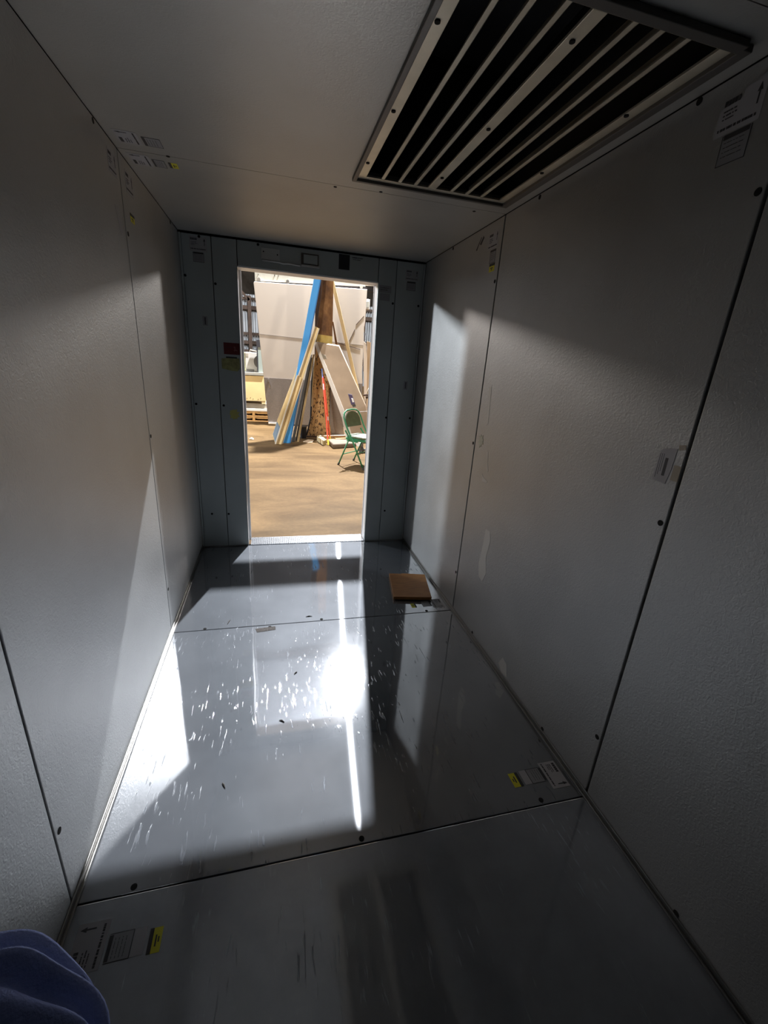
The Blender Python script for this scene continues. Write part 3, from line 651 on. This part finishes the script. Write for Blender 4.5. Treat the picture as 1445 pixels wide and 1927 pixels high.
# ------------------------------------------------------------------ things leaning on the column
def slab(name, pts, ext, mat, label, cat, group=None, bevel=.002, parent=None):
    m = bm_(); prism(m, pts, ext); o = obj(name, m, mat, parent, bevel)
    if label: tag(o, label, cat, group)
    return o
bl = empty('blue_post', (.8, 6.15, ZF))
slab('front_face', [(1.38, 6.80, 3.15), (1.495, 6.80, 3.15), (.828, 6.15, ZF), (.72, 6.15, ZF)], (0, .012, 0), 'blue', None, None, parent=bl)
slab('side_face', [(1.495, 6.80, 3.15), (1.515, 6.805, 3.15), (.852, 6.155, ZF), (.828, 6.15, ZF)], (0, .07, 0), 'blueshade', None, None, parent=bl)
tag(bl, 'long bright blue steel post leaning against the rusty column', 'post')
def shift(a, b, t): return tuple(Vector(a).lerp(Vector(b), t))
TL, TR, BR, BL = (1.307, 6.54, 1.995), (1.410, 6.54, 1.957), (.708, 6.045, -.12), (.578, 6.045, -.115)
names = [('white_trim_board', 'whitewood', 0, .2, 'white-edged trim strip, leftmost of the tall leaning bundle'), ('brown_batten', 'pinebrown', .2, .52, 'brown batten in the middle of the tall leaning bundle'),
         ('pine_batten', 'pine', .52, .86, 'pale pine batten on the right of the tall leaning bundle'), ('white_trim_board', 'whitewood', .86, 1.0, 'thin white strip on the right edge of the tall leaning bundle')]
for nm, mt, a, b, lab in names:
    slab(nm, [shift(TL, TR, a), shift(TL, TR, b - .02), shift(BL, BR, b - .02), shift(BL, BR, a)], (0, .03 if mt != 'pinebrown' else .02, 0), mt, lab, 'board', 'strips of timber leaning on the column', .001)
sTL, sTR = (.982, 6.285, 1.122), (1.079, 6.285, 1.068); sBL, sBR = (.56, 6.005, -.115), (.70, 6.005, -.12)
for nm, mt, a, b, lab in [('white_trim_board', 'whitewood', 0, .18, 'short white strip at the left front of the leaning bundle'), ('brown_batten', 'pinebrown', .18, .5, 'short brown batten in front of the leaning bundle'),
                          ('pine_batten', 'pine', .52, .85, 'short pale batten in front of the leaning bundle, beside the blue post')]:
    d = {0: 0, .18: .05, .52: -.03}[a]
    slab(nm, [shift(sTL, sTR, a), shift(sTL, sTR, b), shift(sBL, sBR, b), shift(sBL, sBR, a)], (0, .03, 0), mt, lab, 'board', 'strips of timber leaning on the column', .001)
yb = slab('plywood_strip', [(1.19, 6.64, 1.72), (1.24, 6.64, 1.74), (.665, 6.185, .16), (.565, 6.11, -.115), (.525, 6.15, .02), (.60, 6.2, .26)], (0, .02, 0), 'pine', 'pale yellow board leaning left of the blue post', 'board')
slab('blue_end', [(.609, 6.196, .272), (.669, 6.166, .162), (.572, 6.098, -.118), (.53, 6.13, .045)], (0, .03, 0), 'bluepale', None, None, parent=yb)
slab('grey_channel', [(1.241, 6.69, 1.46), (1.29, 6.70, 1.50), (.93, 6.30, ZF), (.872, 6.30, ZF)], (0, .03, 0), 'steelgrey', 'dark grey metal channel leaning right of the blue post', 'channel', 'dark metal channels leaning on the column')
slab('grey_channel', [(1.268, 6.76, 1.42), (1.31, 6.77, 1.46), (1.00, 6.45, ZF), (.955, 6.45, ZF)], (0, .03, 0), 'steelgrey', 'dark grey metal channel leaning beside the thin wooden stick', 'channel', 'dark metal channels leaning on the column')
slab('wooden_stick', [(1.304, 6.697, 1.5), (1.338, 6.697, 1.5), (1.018, 6.30, ZF), (.982, 6.30, ZF)], (0, .03, 0), 'pinebrown', 'thin tan stick leaning between the dark channels and the column', 'stick')
bg_ = empty('black_bucket', (1.13, 6.75, ZF))
m = bm_(); tube(m, [(1.13, 6.75, ZF), (1.13, 6.75, .11)], [.06, .072], 16); obj('body', m, 'blackbox', bg_)
m = bm_(); tube(m, [(1.13, 6.75, .105), (1.13, 6.75, .125)], .076, 16); obj('rim', m, 'rubber', bg_)
tag(bg_, 'small black bucket at the foot of the column', 'bucket')
lp = empty('leaning_panel', (2.1, 6.3, ZF))
slab('panel_face', [(1.326, 6.742, 1.72), (1.803, 6.742, 1.684), (2.325, 6.446, .612), (2.52, 6.30, ZF + .01), (1.985, 6.26, ZF + .01), (1.918, 6.289, .024), (1.859, 6.377, .355)], (.02, .07, .02), 'doorgrey', None, None, parent=lp)
slab('white_edge', [(1.322, 6.736, 1.722), (1.379, 6.736, 1.72), (1.942, 6.380, .395), (2.10, 6.262, ZF + .01), (1.985, 6.252, ZF + .01), (1.914, 6.281, .024), (1.855, 6.369, .355)], (.0, .014, .006), 'doorwhite', None, None, parent=lp)
slab('purple_sticker', [(1.976, 6.492, .814), (2.055, 6.489, .803), (2.118, 6.444, .634), (2.041, 6.437, .61)], (0, .004, .002), 'purple', None, None, parent=lp)
slab('white_sticker_patch', [(2.04, 6.465, .735), (2.075, 6.463, .73), (2.098, 6.445, .665), (2.062, 6.445, .66)], (0, .004, .002), 'jamb', None, None, parent=lp)
slab('white_sticker_tail', [(2.055, 6.438, .61), (2.12, 6.442, .628), (2.135, 6.43, .585), (2.075, 6.424, .568)], (0, .004, .002), 'plate', None, None, parent=lp)
slab('seam_line', [(1.86, 6.388, .45), (2.36, 6.415, .505), (2.363, 6.413, .498), (1.863, 6.386, .443)], (0, .004, .002), 'kick', None, None, parent=lp)
slab('dent', [(1.47, 6.678, 1.52), (1.54, 6.676, 1.50), (1.57, 6.66, 1.43), (1.50, 6.66, 1.44)], (0, .004, .002), 'greysheet', None, None, parent=lp)
tag(lp, 'stained grey-tan panel with white edge leaning on the right of the column', 'panel')
m = bm_(); bar(m, (1.83, 8.2, 3.03), (2.76, 8.2, ZF), (1, 0, 0), .07, .04); o = obj('pine_pole', m, 'pine', None, .003); tag(o, 'long pale pine pole leaning before the right half of the white door', 'pole')
slab('brown_plank', [(1.775, 7.6, 2.18), (1.80, 7.6, 2.18), (1.925, 7.55, 1.6), (1.99, 7.4, ZF), (1.94, 7.4, ZF), (1.87, 7.55, 1.6)], (0, .03, 0), 'rust', 'thin brown plank standing just right of the rusty column', 'plank')
slab('dark_wedge', [(1.70, 7.0, .95), (1.78, 7.0, 1.0), (2.02, 6.95, ZF), (1.71, 6.95, ZF)], (0, .02, 0), 'kick', 'dark grey wedge between column and leaning panel', 'sheet')  # thin dark wedge filling the opening beside the column
slab('tan_sheet', [(2.455, 7.2, 1.84), (2.58, 7.2, 1.80), (2.70, 7.1, ZF), (2.52, 7.1, ZF)], (0, .03, 0), 'tan', 'tall tan sheet standing against the right jamb side', 'sheet')
slab('cream_sheet', [(2.40, 7.32, 1.84), (2.46, 7.32, 1.80), (2.62, 7.2, ZF), (2.50, 7.2, ZF)], (0, .025, 0), 'doorwhite', 'narrow cream sheet standing behind the tall tan sheet', 'sheet')
m = bm_(); tube(m, spline([(2.50, 6.85, .98), (2.43, 6.8, .86), (2.40, 6.78, .62), (2.385, 6.76, .2), (2.38, 6.74, ZF + .005)], 5), .011, 8)
tag(obj('bent_rod', m, 'greysheet', None, 0, True), 'thin bent grey rod leaning beside the tan sheet', 'rod')
m = bm_(); bar(m, (2.30, 6.55, .80), (2.45, 6.62, .81), (0, 0, 1), .03, .03); bar(m, (2.40, 6.59, .82), (2.47, 6.6, .55), (1, 0, 0), .03, .03); bar(m, (2.36, 6.56, .78), (2.38, 6.56, .74), (1, 0, 0), .04, .03)
tag(obj('scrap_bracket', m, 'rustdark', None, .003), 'small rusty bracket caught at the foot of the pine pole', 'bracket')

# two red poles
def redpole(p0, p1, label, grip):
    e = empty('red_pole', p1); p0, p1 = Vector(p0), Vector(p1); L = lambda t: tuple(p0.lerp(p1, t))
    m = bm_(); tube(m, [L(.12), L(.95)], .0135, 10); obj('shaft', m, 'redpole', e)
    m = bm_(); tube(m, [L(0), L(.125)], .0115, 10); obj('handle_grip', m, 'bluegrip' if grip else 'redpole', e)
    m = bm_(); tube(m, [L(.93), L(1.0)], [.017, .02], 10); obj('tip', m, 'yellowtip', e)
    m = bm_(); tube(m, [L(.20), L(.28)] if grip else [L(.62), L(.68)], .0142, 10); obj('label_sleeve', m, 'whitegrip', e)
    tag(e, label, 'pole', 'red poles leaning at the column')
redpole((1.474, 6.65, 1.25), (1.552, 6.02, ZF), 'red pole with blue top leaning at the column, nearer of the two', True)
redpole((1.51, 6.70, 1.12), (1.648, 6.50, ZF), 'red pole with yellow foot leaning at the column, farther of the two', False)

# scraps on the warehouse floor
m = bm_(); prism(m, [(1.56, 6.20, ZF), (1.60, 5.66, ZF), (2.05, 5.85, ZF), (2.15, 6.22, ZF)], (0, 0, .09)); tag(obj('packing_slab', m, 'stone', None, .02), 'thick grey-tan slab lying on the floor behind the green chair', 'slab')
m = bm_(); prism(m, [(1.37, 6.40, ZF), (1.45, 5.93, ZF), (1.515, 6.05, ZF), (1.465, 6.50, ZF)], (0, 0, .11)); tag(obj('foam_block', m, 'foam', None, .015), 'cream foam block at the foot of the red poles', 'foam')
m = bm_(); prism(m, [(1.096, 6.33, ZF), (1.179, 6.18, ZF), (1.27, 6.25, ZF), (1.31, 6.5, ZF), (1.2, 6.55, ZF)], (.01, 0, .012)); tag(obj('paper_scrap', m, 'tan', None, .002), 'flat cream scrap lying in front of the column foot', 'scrap')
for i, (a, b, lab) in enumerate([((1.47, 6.78), (2.15, 6.93), 'thin plank on the floor behind the foam block'), ((1.75, 6.47), (2.2, 6.62), 'second thin plank behind the grey-tan slab')]):
    m = bm_(); bar(m, (*a, ZF + .03), (*b, ZF + .035), (0, 0, 1), .05, .08); tag(obj('scrap_plank', m, 'pallet' if i else 'tan', None, .002), lab, 'plank', 'planks behind the slab')
m = bm_(); tube(m, [(.104, 6.43, ZF + .006), (.135, 6.42, ZF + .02), (.165, 6.43, ZF + .006)], [.02, .03, .018], 8); tag(obj('paper_crumb', m, 'whitewood'), 'small white crumb alone on the floor left of the blue post', 'debris')
m = bm_(); tube(m, [(1.88, 7.17, ZF + .03), (1.93, 7.14, ZF + .06), (1.98, 7.17, ZF + .03)], [.03, .05, .03], 8); tag(obj('rag', m, 'foam', None, 0, True), 'pale crumpled rag behind the planks', 'rag')

# ------------------------------------------------------------------ green folding chair
ch = empty('folding_chair', (1.835, 4.39, ZF), math.radians(-44))
def cpart(name, bm, mat, smooth=False, bevel=0, parent=None):
    for v in bm.verts: v.co = ch.matrix_world @ v.co
    return obj(name, bm, mat, parent or ch, bevel, smooth)
hw_ = .232
m = bm_()
path = [(.235, -hw_, .015), (.05, -hw_, .36), (-.09, -hw_, .60), (-.155, -hw_ + .005, .74), (-.172, -hw_ + .04, .80), (-.178, -hw_ + .1, .835), (-.178, 0, .845), (-.178, hw_ - .1, .835), (-.172, hw_ - .04, .80), (-.155, hw_ - .005, .74), (-.09, hw_, .60), (.05, hw_, .36), (.235, hw_, .015)]
tube(m, path, .0125, 10); cpart('back_frame', m, 'greenchair', True)
for s in (-1, 1):
    y = s * (hw_ - .02)
    m = bm_(); tube(m, [(-.235, y, .015), (-.06, y, .42)], .0115, 10); l_ = cpart('rear_leg', m, 'greenchair', True)
    m = bm_(); tube(m, [(-.243, y, 0), (-.228, y, .035)], .016, 10); cpart('rubber_foot', m, 'rubber', parent=l_)
    m = bm_(); tube(m, [(.243, s * hw_, 0), (.225, s * hw_, .04)], .017, 10); cpart('rubber_foot', m, 'rubber')
    m = bm_(); bar(m, (-.13, y, .55), (-.03, y, .42), (1, 0, 0), .025, .006); bar(m, (-.1, y - s * .006, .40), (.1, y - s * .006, .40), (0, 0, 1), .02, .006); cpart('hinge', m, 'greenchair')
m = bm_(); tube(m, [(-.165, -hw_ + .02, .18), (-.165, hw_ - .02, .18)], .008, 8); cpart('rear_brace', m, 'greenchair')
m = bm_(); tube(m, [(.115, -hw_, .235), (.115, hw_, .235)], .008, 8); cpart('front_brace', m, 'greenchair')
def seatpoly(k): return [(.235 * k, -.17 * k), (.255 * k, -.1 * k), (.26 * k, 0), (.255 * k, .1 * k), (.235 * k, .17 * k), (.18 * k, .20 * k), (-.12 * k, .185 * k), (-.16 * k, .15 * k), (-.17 * k, 0), (-.16 * k, -.15 * k), (-.12 * k, -.185 * k), (.18 * k, -.20 * k)]
m = bm_(); prism(m, [(x, y, .405) for x, y in seatpoly(1)], (0, 0, .035)); cpart('seat_pan', m, 'greenchair', bevel=.006)
m = bm_(); prism(m, [(x, y, .44) for x, y in seatpoly(.94)], (0, 0, .035)); cpart('seat_cushion', m, 'greenpad', bevel=.014)
m = bm_(); pts = []
for k in range(13):
    a = math.pi * k / 12; pts.append((-.17 + .0, .2 * math.cos(a), .655 + .17 * math.sin(a) ** .8))
bp0 = [(-.12 - (z - .62) * .22, y, z) for _, y, z in pts] ; bp0 = [(-.108, .203, .60)] + bp0 + [(-.108, -.203, .60)]
prism(m, bp0, (-.022, 0, -.006)); cpart('backrest', m, 'greenpaddark', bevel=.006)
tag(ch, 'green metal folding chair with grey-green seat pad near the right jamb', 'chair')
cs = empty('caster_wheel', (2.06, 5.35, ZF))
m = bm_(); disc(m, (2.06, 5.35, ZF + .06), (1, .5, 0), .06, .018, 18); obj('wheel', m, 'rubber', cs)
m = bm_(); bx(m, (2.03, 5.32, ZF + .06), (2.09, 5.38, ZF + .2)); obj('fork', m, 'steelgrey', cs, .006)
m = bm_(); disc(m, (2.0, 5.3, ZF + .17), (1, 1, 0), .045, .02, 16); obj('white_cap', m, 'jamb', cs)
m = bm_(); bar(m, (2.08, 5.36, ZF + .05), (2.6, 5.56, ZF + .06), (0, 0, 1), .03, .03); bar(m, (2.08, 5.30, ZF + .015), (2.6, 5.45, ZF + .02), (0, 0, 1), .03, .03); obj('base_bars', m, 'steelgrey', cs)
tag(cs, 'dark caster and base bars of a cart seen under the green chair', 'caster')

# ------------------------------------------------------------------ crates at the back left
def pallet(z, label):
    e = empty('pallet', (.1, 9.4, z))
    for k in range(7): box('deck_board', (-.55, 9.0 + k * .14, z + .10), (.65, 9.10 + k * .14, z + .118), 'pallet', e)
    for x in (-.5, .08, .6):
        m = bm_(); prism(m, [(x - .03, 9.0, z + .018), (x - .03, 9.0, z + .1), (x + .03, 9.0, z + .1), (x + .03, 9.0, z + .018)], (0, .94, 0)); obj('stringer', m, 'pallet', e)
    for y in (9.0, 9.4, 9.84): box('bottom_board', (-.55, y, z), (.65, y + .1, z + .018), 'pallet', e)
    m = bm_(); prism(m, [(-.47, 9.002, z + .1), (.05, 9.002, z + .1), (.05, 9.002, z + .075), (-.02, 9.002, z + .06), (-.38, 9.002, z + .06), (-.47, 9.002, z + .075)], (0, .03, 0))
    prism(m, [(.11, 9.002, z + .1), (.57, 9.002, z + .1), (.57, 9.002, z + .075), (.5, 9.002, z + .06), (.18, 9.002, z + .06), (.11, 9.002, z + .075)], (0, .03, 0)); obj('notched_rail', m, 'pallet', e)
    tag(e, label, 'pallet', 'stacked wooden pallets')
pallet(ZF, 'lowest wooden pallet under the plywood crate'); pallet(ZF + .12, 'upper wooden pallet right under the white slab')
slab('white_slab', [(-.6, 9.0, .125), (.66, 9.0, .125), (.66, 9.0, .182), (-.6, 9.0, .182)], (0, .95, 0), 'whitewood', 'white-edged slab lying on the two pallets', 'slab')
slab('grey_carton', [(-.6, 9.06, .183), (.62, 9.06, .183), (.62, 9.06, .30), (-.6, 9.06, .30)], (0, .8, 0), 'greysheet', 'grey-brown flat carton between the white slab and the plywood crate', 'carton')
cr = empty('plywood_crate', (.0, 9.4, .37))
slab('front_board', [(-.62, 9.0, .935), (.340, 9.0, .952), (.372, 9.0, .372), (-.62, 9.0, .352)], (0, .02, 0), 'ply', None, None, parent=cr)
box('body', (-.6, 9.021, .37), (.34, 9.75, .935), 'ply', cr)
for x in (.33, -.3): box('foot_block', (x - .05, 9.005, .301), (x + .04, 9.3, .37), 'pine', cr)
for x, z in ((-.06, .42), (.08, .41), (.2, .41), (.26, .43), (.02, .44)):
    m = bm_(); disc(m, (x, 8.999, z), (0, 1, 0), .008, .002, 8); obj('nail', m, 'hole', cr)
tag(cr, 'yellow plywood crate with nails standing on pallets at the back left', 'crate')
slab('crate_lid', [(-.62, 8.98, .955), (.345, 8.98, .965), (.335, 8.98, 1.03), (-.62, 8.98, 1.01)], (0, .8, 0), 'railwhite', 'white lid board lying on the plywood crate', 'lid')
ac = empty('condenser_unit', (.0, 9.4, 1.03))
box('casing', (-.08, 9.2, 1.035), (.46, 9.6, 1.475), 'acwhite', ac, .012)
m = bm_(); disc(m, (.27, 9.19, 1.27), (0, 1, 0), .155, .012, 28); obj('fan_grille', m, 'steelgrey', ac)
m = bm_(); disc(m, (.27, 9.175, 1.27), (0, 1, 0), .05, .01, 18); obj('fan_hub', m, 'blackbox', ac)
box('base_rail', (-.06, 9.185, 1.032), (.12, 9.2, 1.085), 'steelgrey', ac)
box('side_panel', (-.19, 9.22, 1.035), (-.082, 9.58, 1.47), 'acgreen', ac, .006)
box('corner_label', (-.055, 9.195, 1.37), (-.005, 9.201, 1.44), 'greysheet', ac)
m = bm_(); tube(m, [(.02, 9.35, 1.475), (.04, 9.3, 1.53), (.20, 9.3, 1.50), (.24, 9.32, 1.475)], .012, 6); obj('lifting_strap', m, 'greysheet', ac)
m = bm_(); disc(m, (-.14, 9.21, 1.43), (0, 1, 0), .03, .012, 12); obj('valve_cap', m, 'blackbox', ac)
tag(ac, 'white condenser unit with dark round fan standing on the crate', 'condenser unit')
gf = empty('framed_pane', (.26, 9.1, 1.03))
box('frame_post', (.192, 9.08, 1.03), (.222, 9.13, 1.76), 'dark', gf); box('pane', (.222, 9.09, 1.03), (.36, 9.12, 1.62), 'glassgrey', gf)
m = bm_(); bx(m, (.222, 9.08, 1.60), (.36, 9.13, 1.76)); obj('top_rail', m, 'dark', gf)
tag(gf, 'dark-framed grey pane standing beside the condenser unit', 'pane')
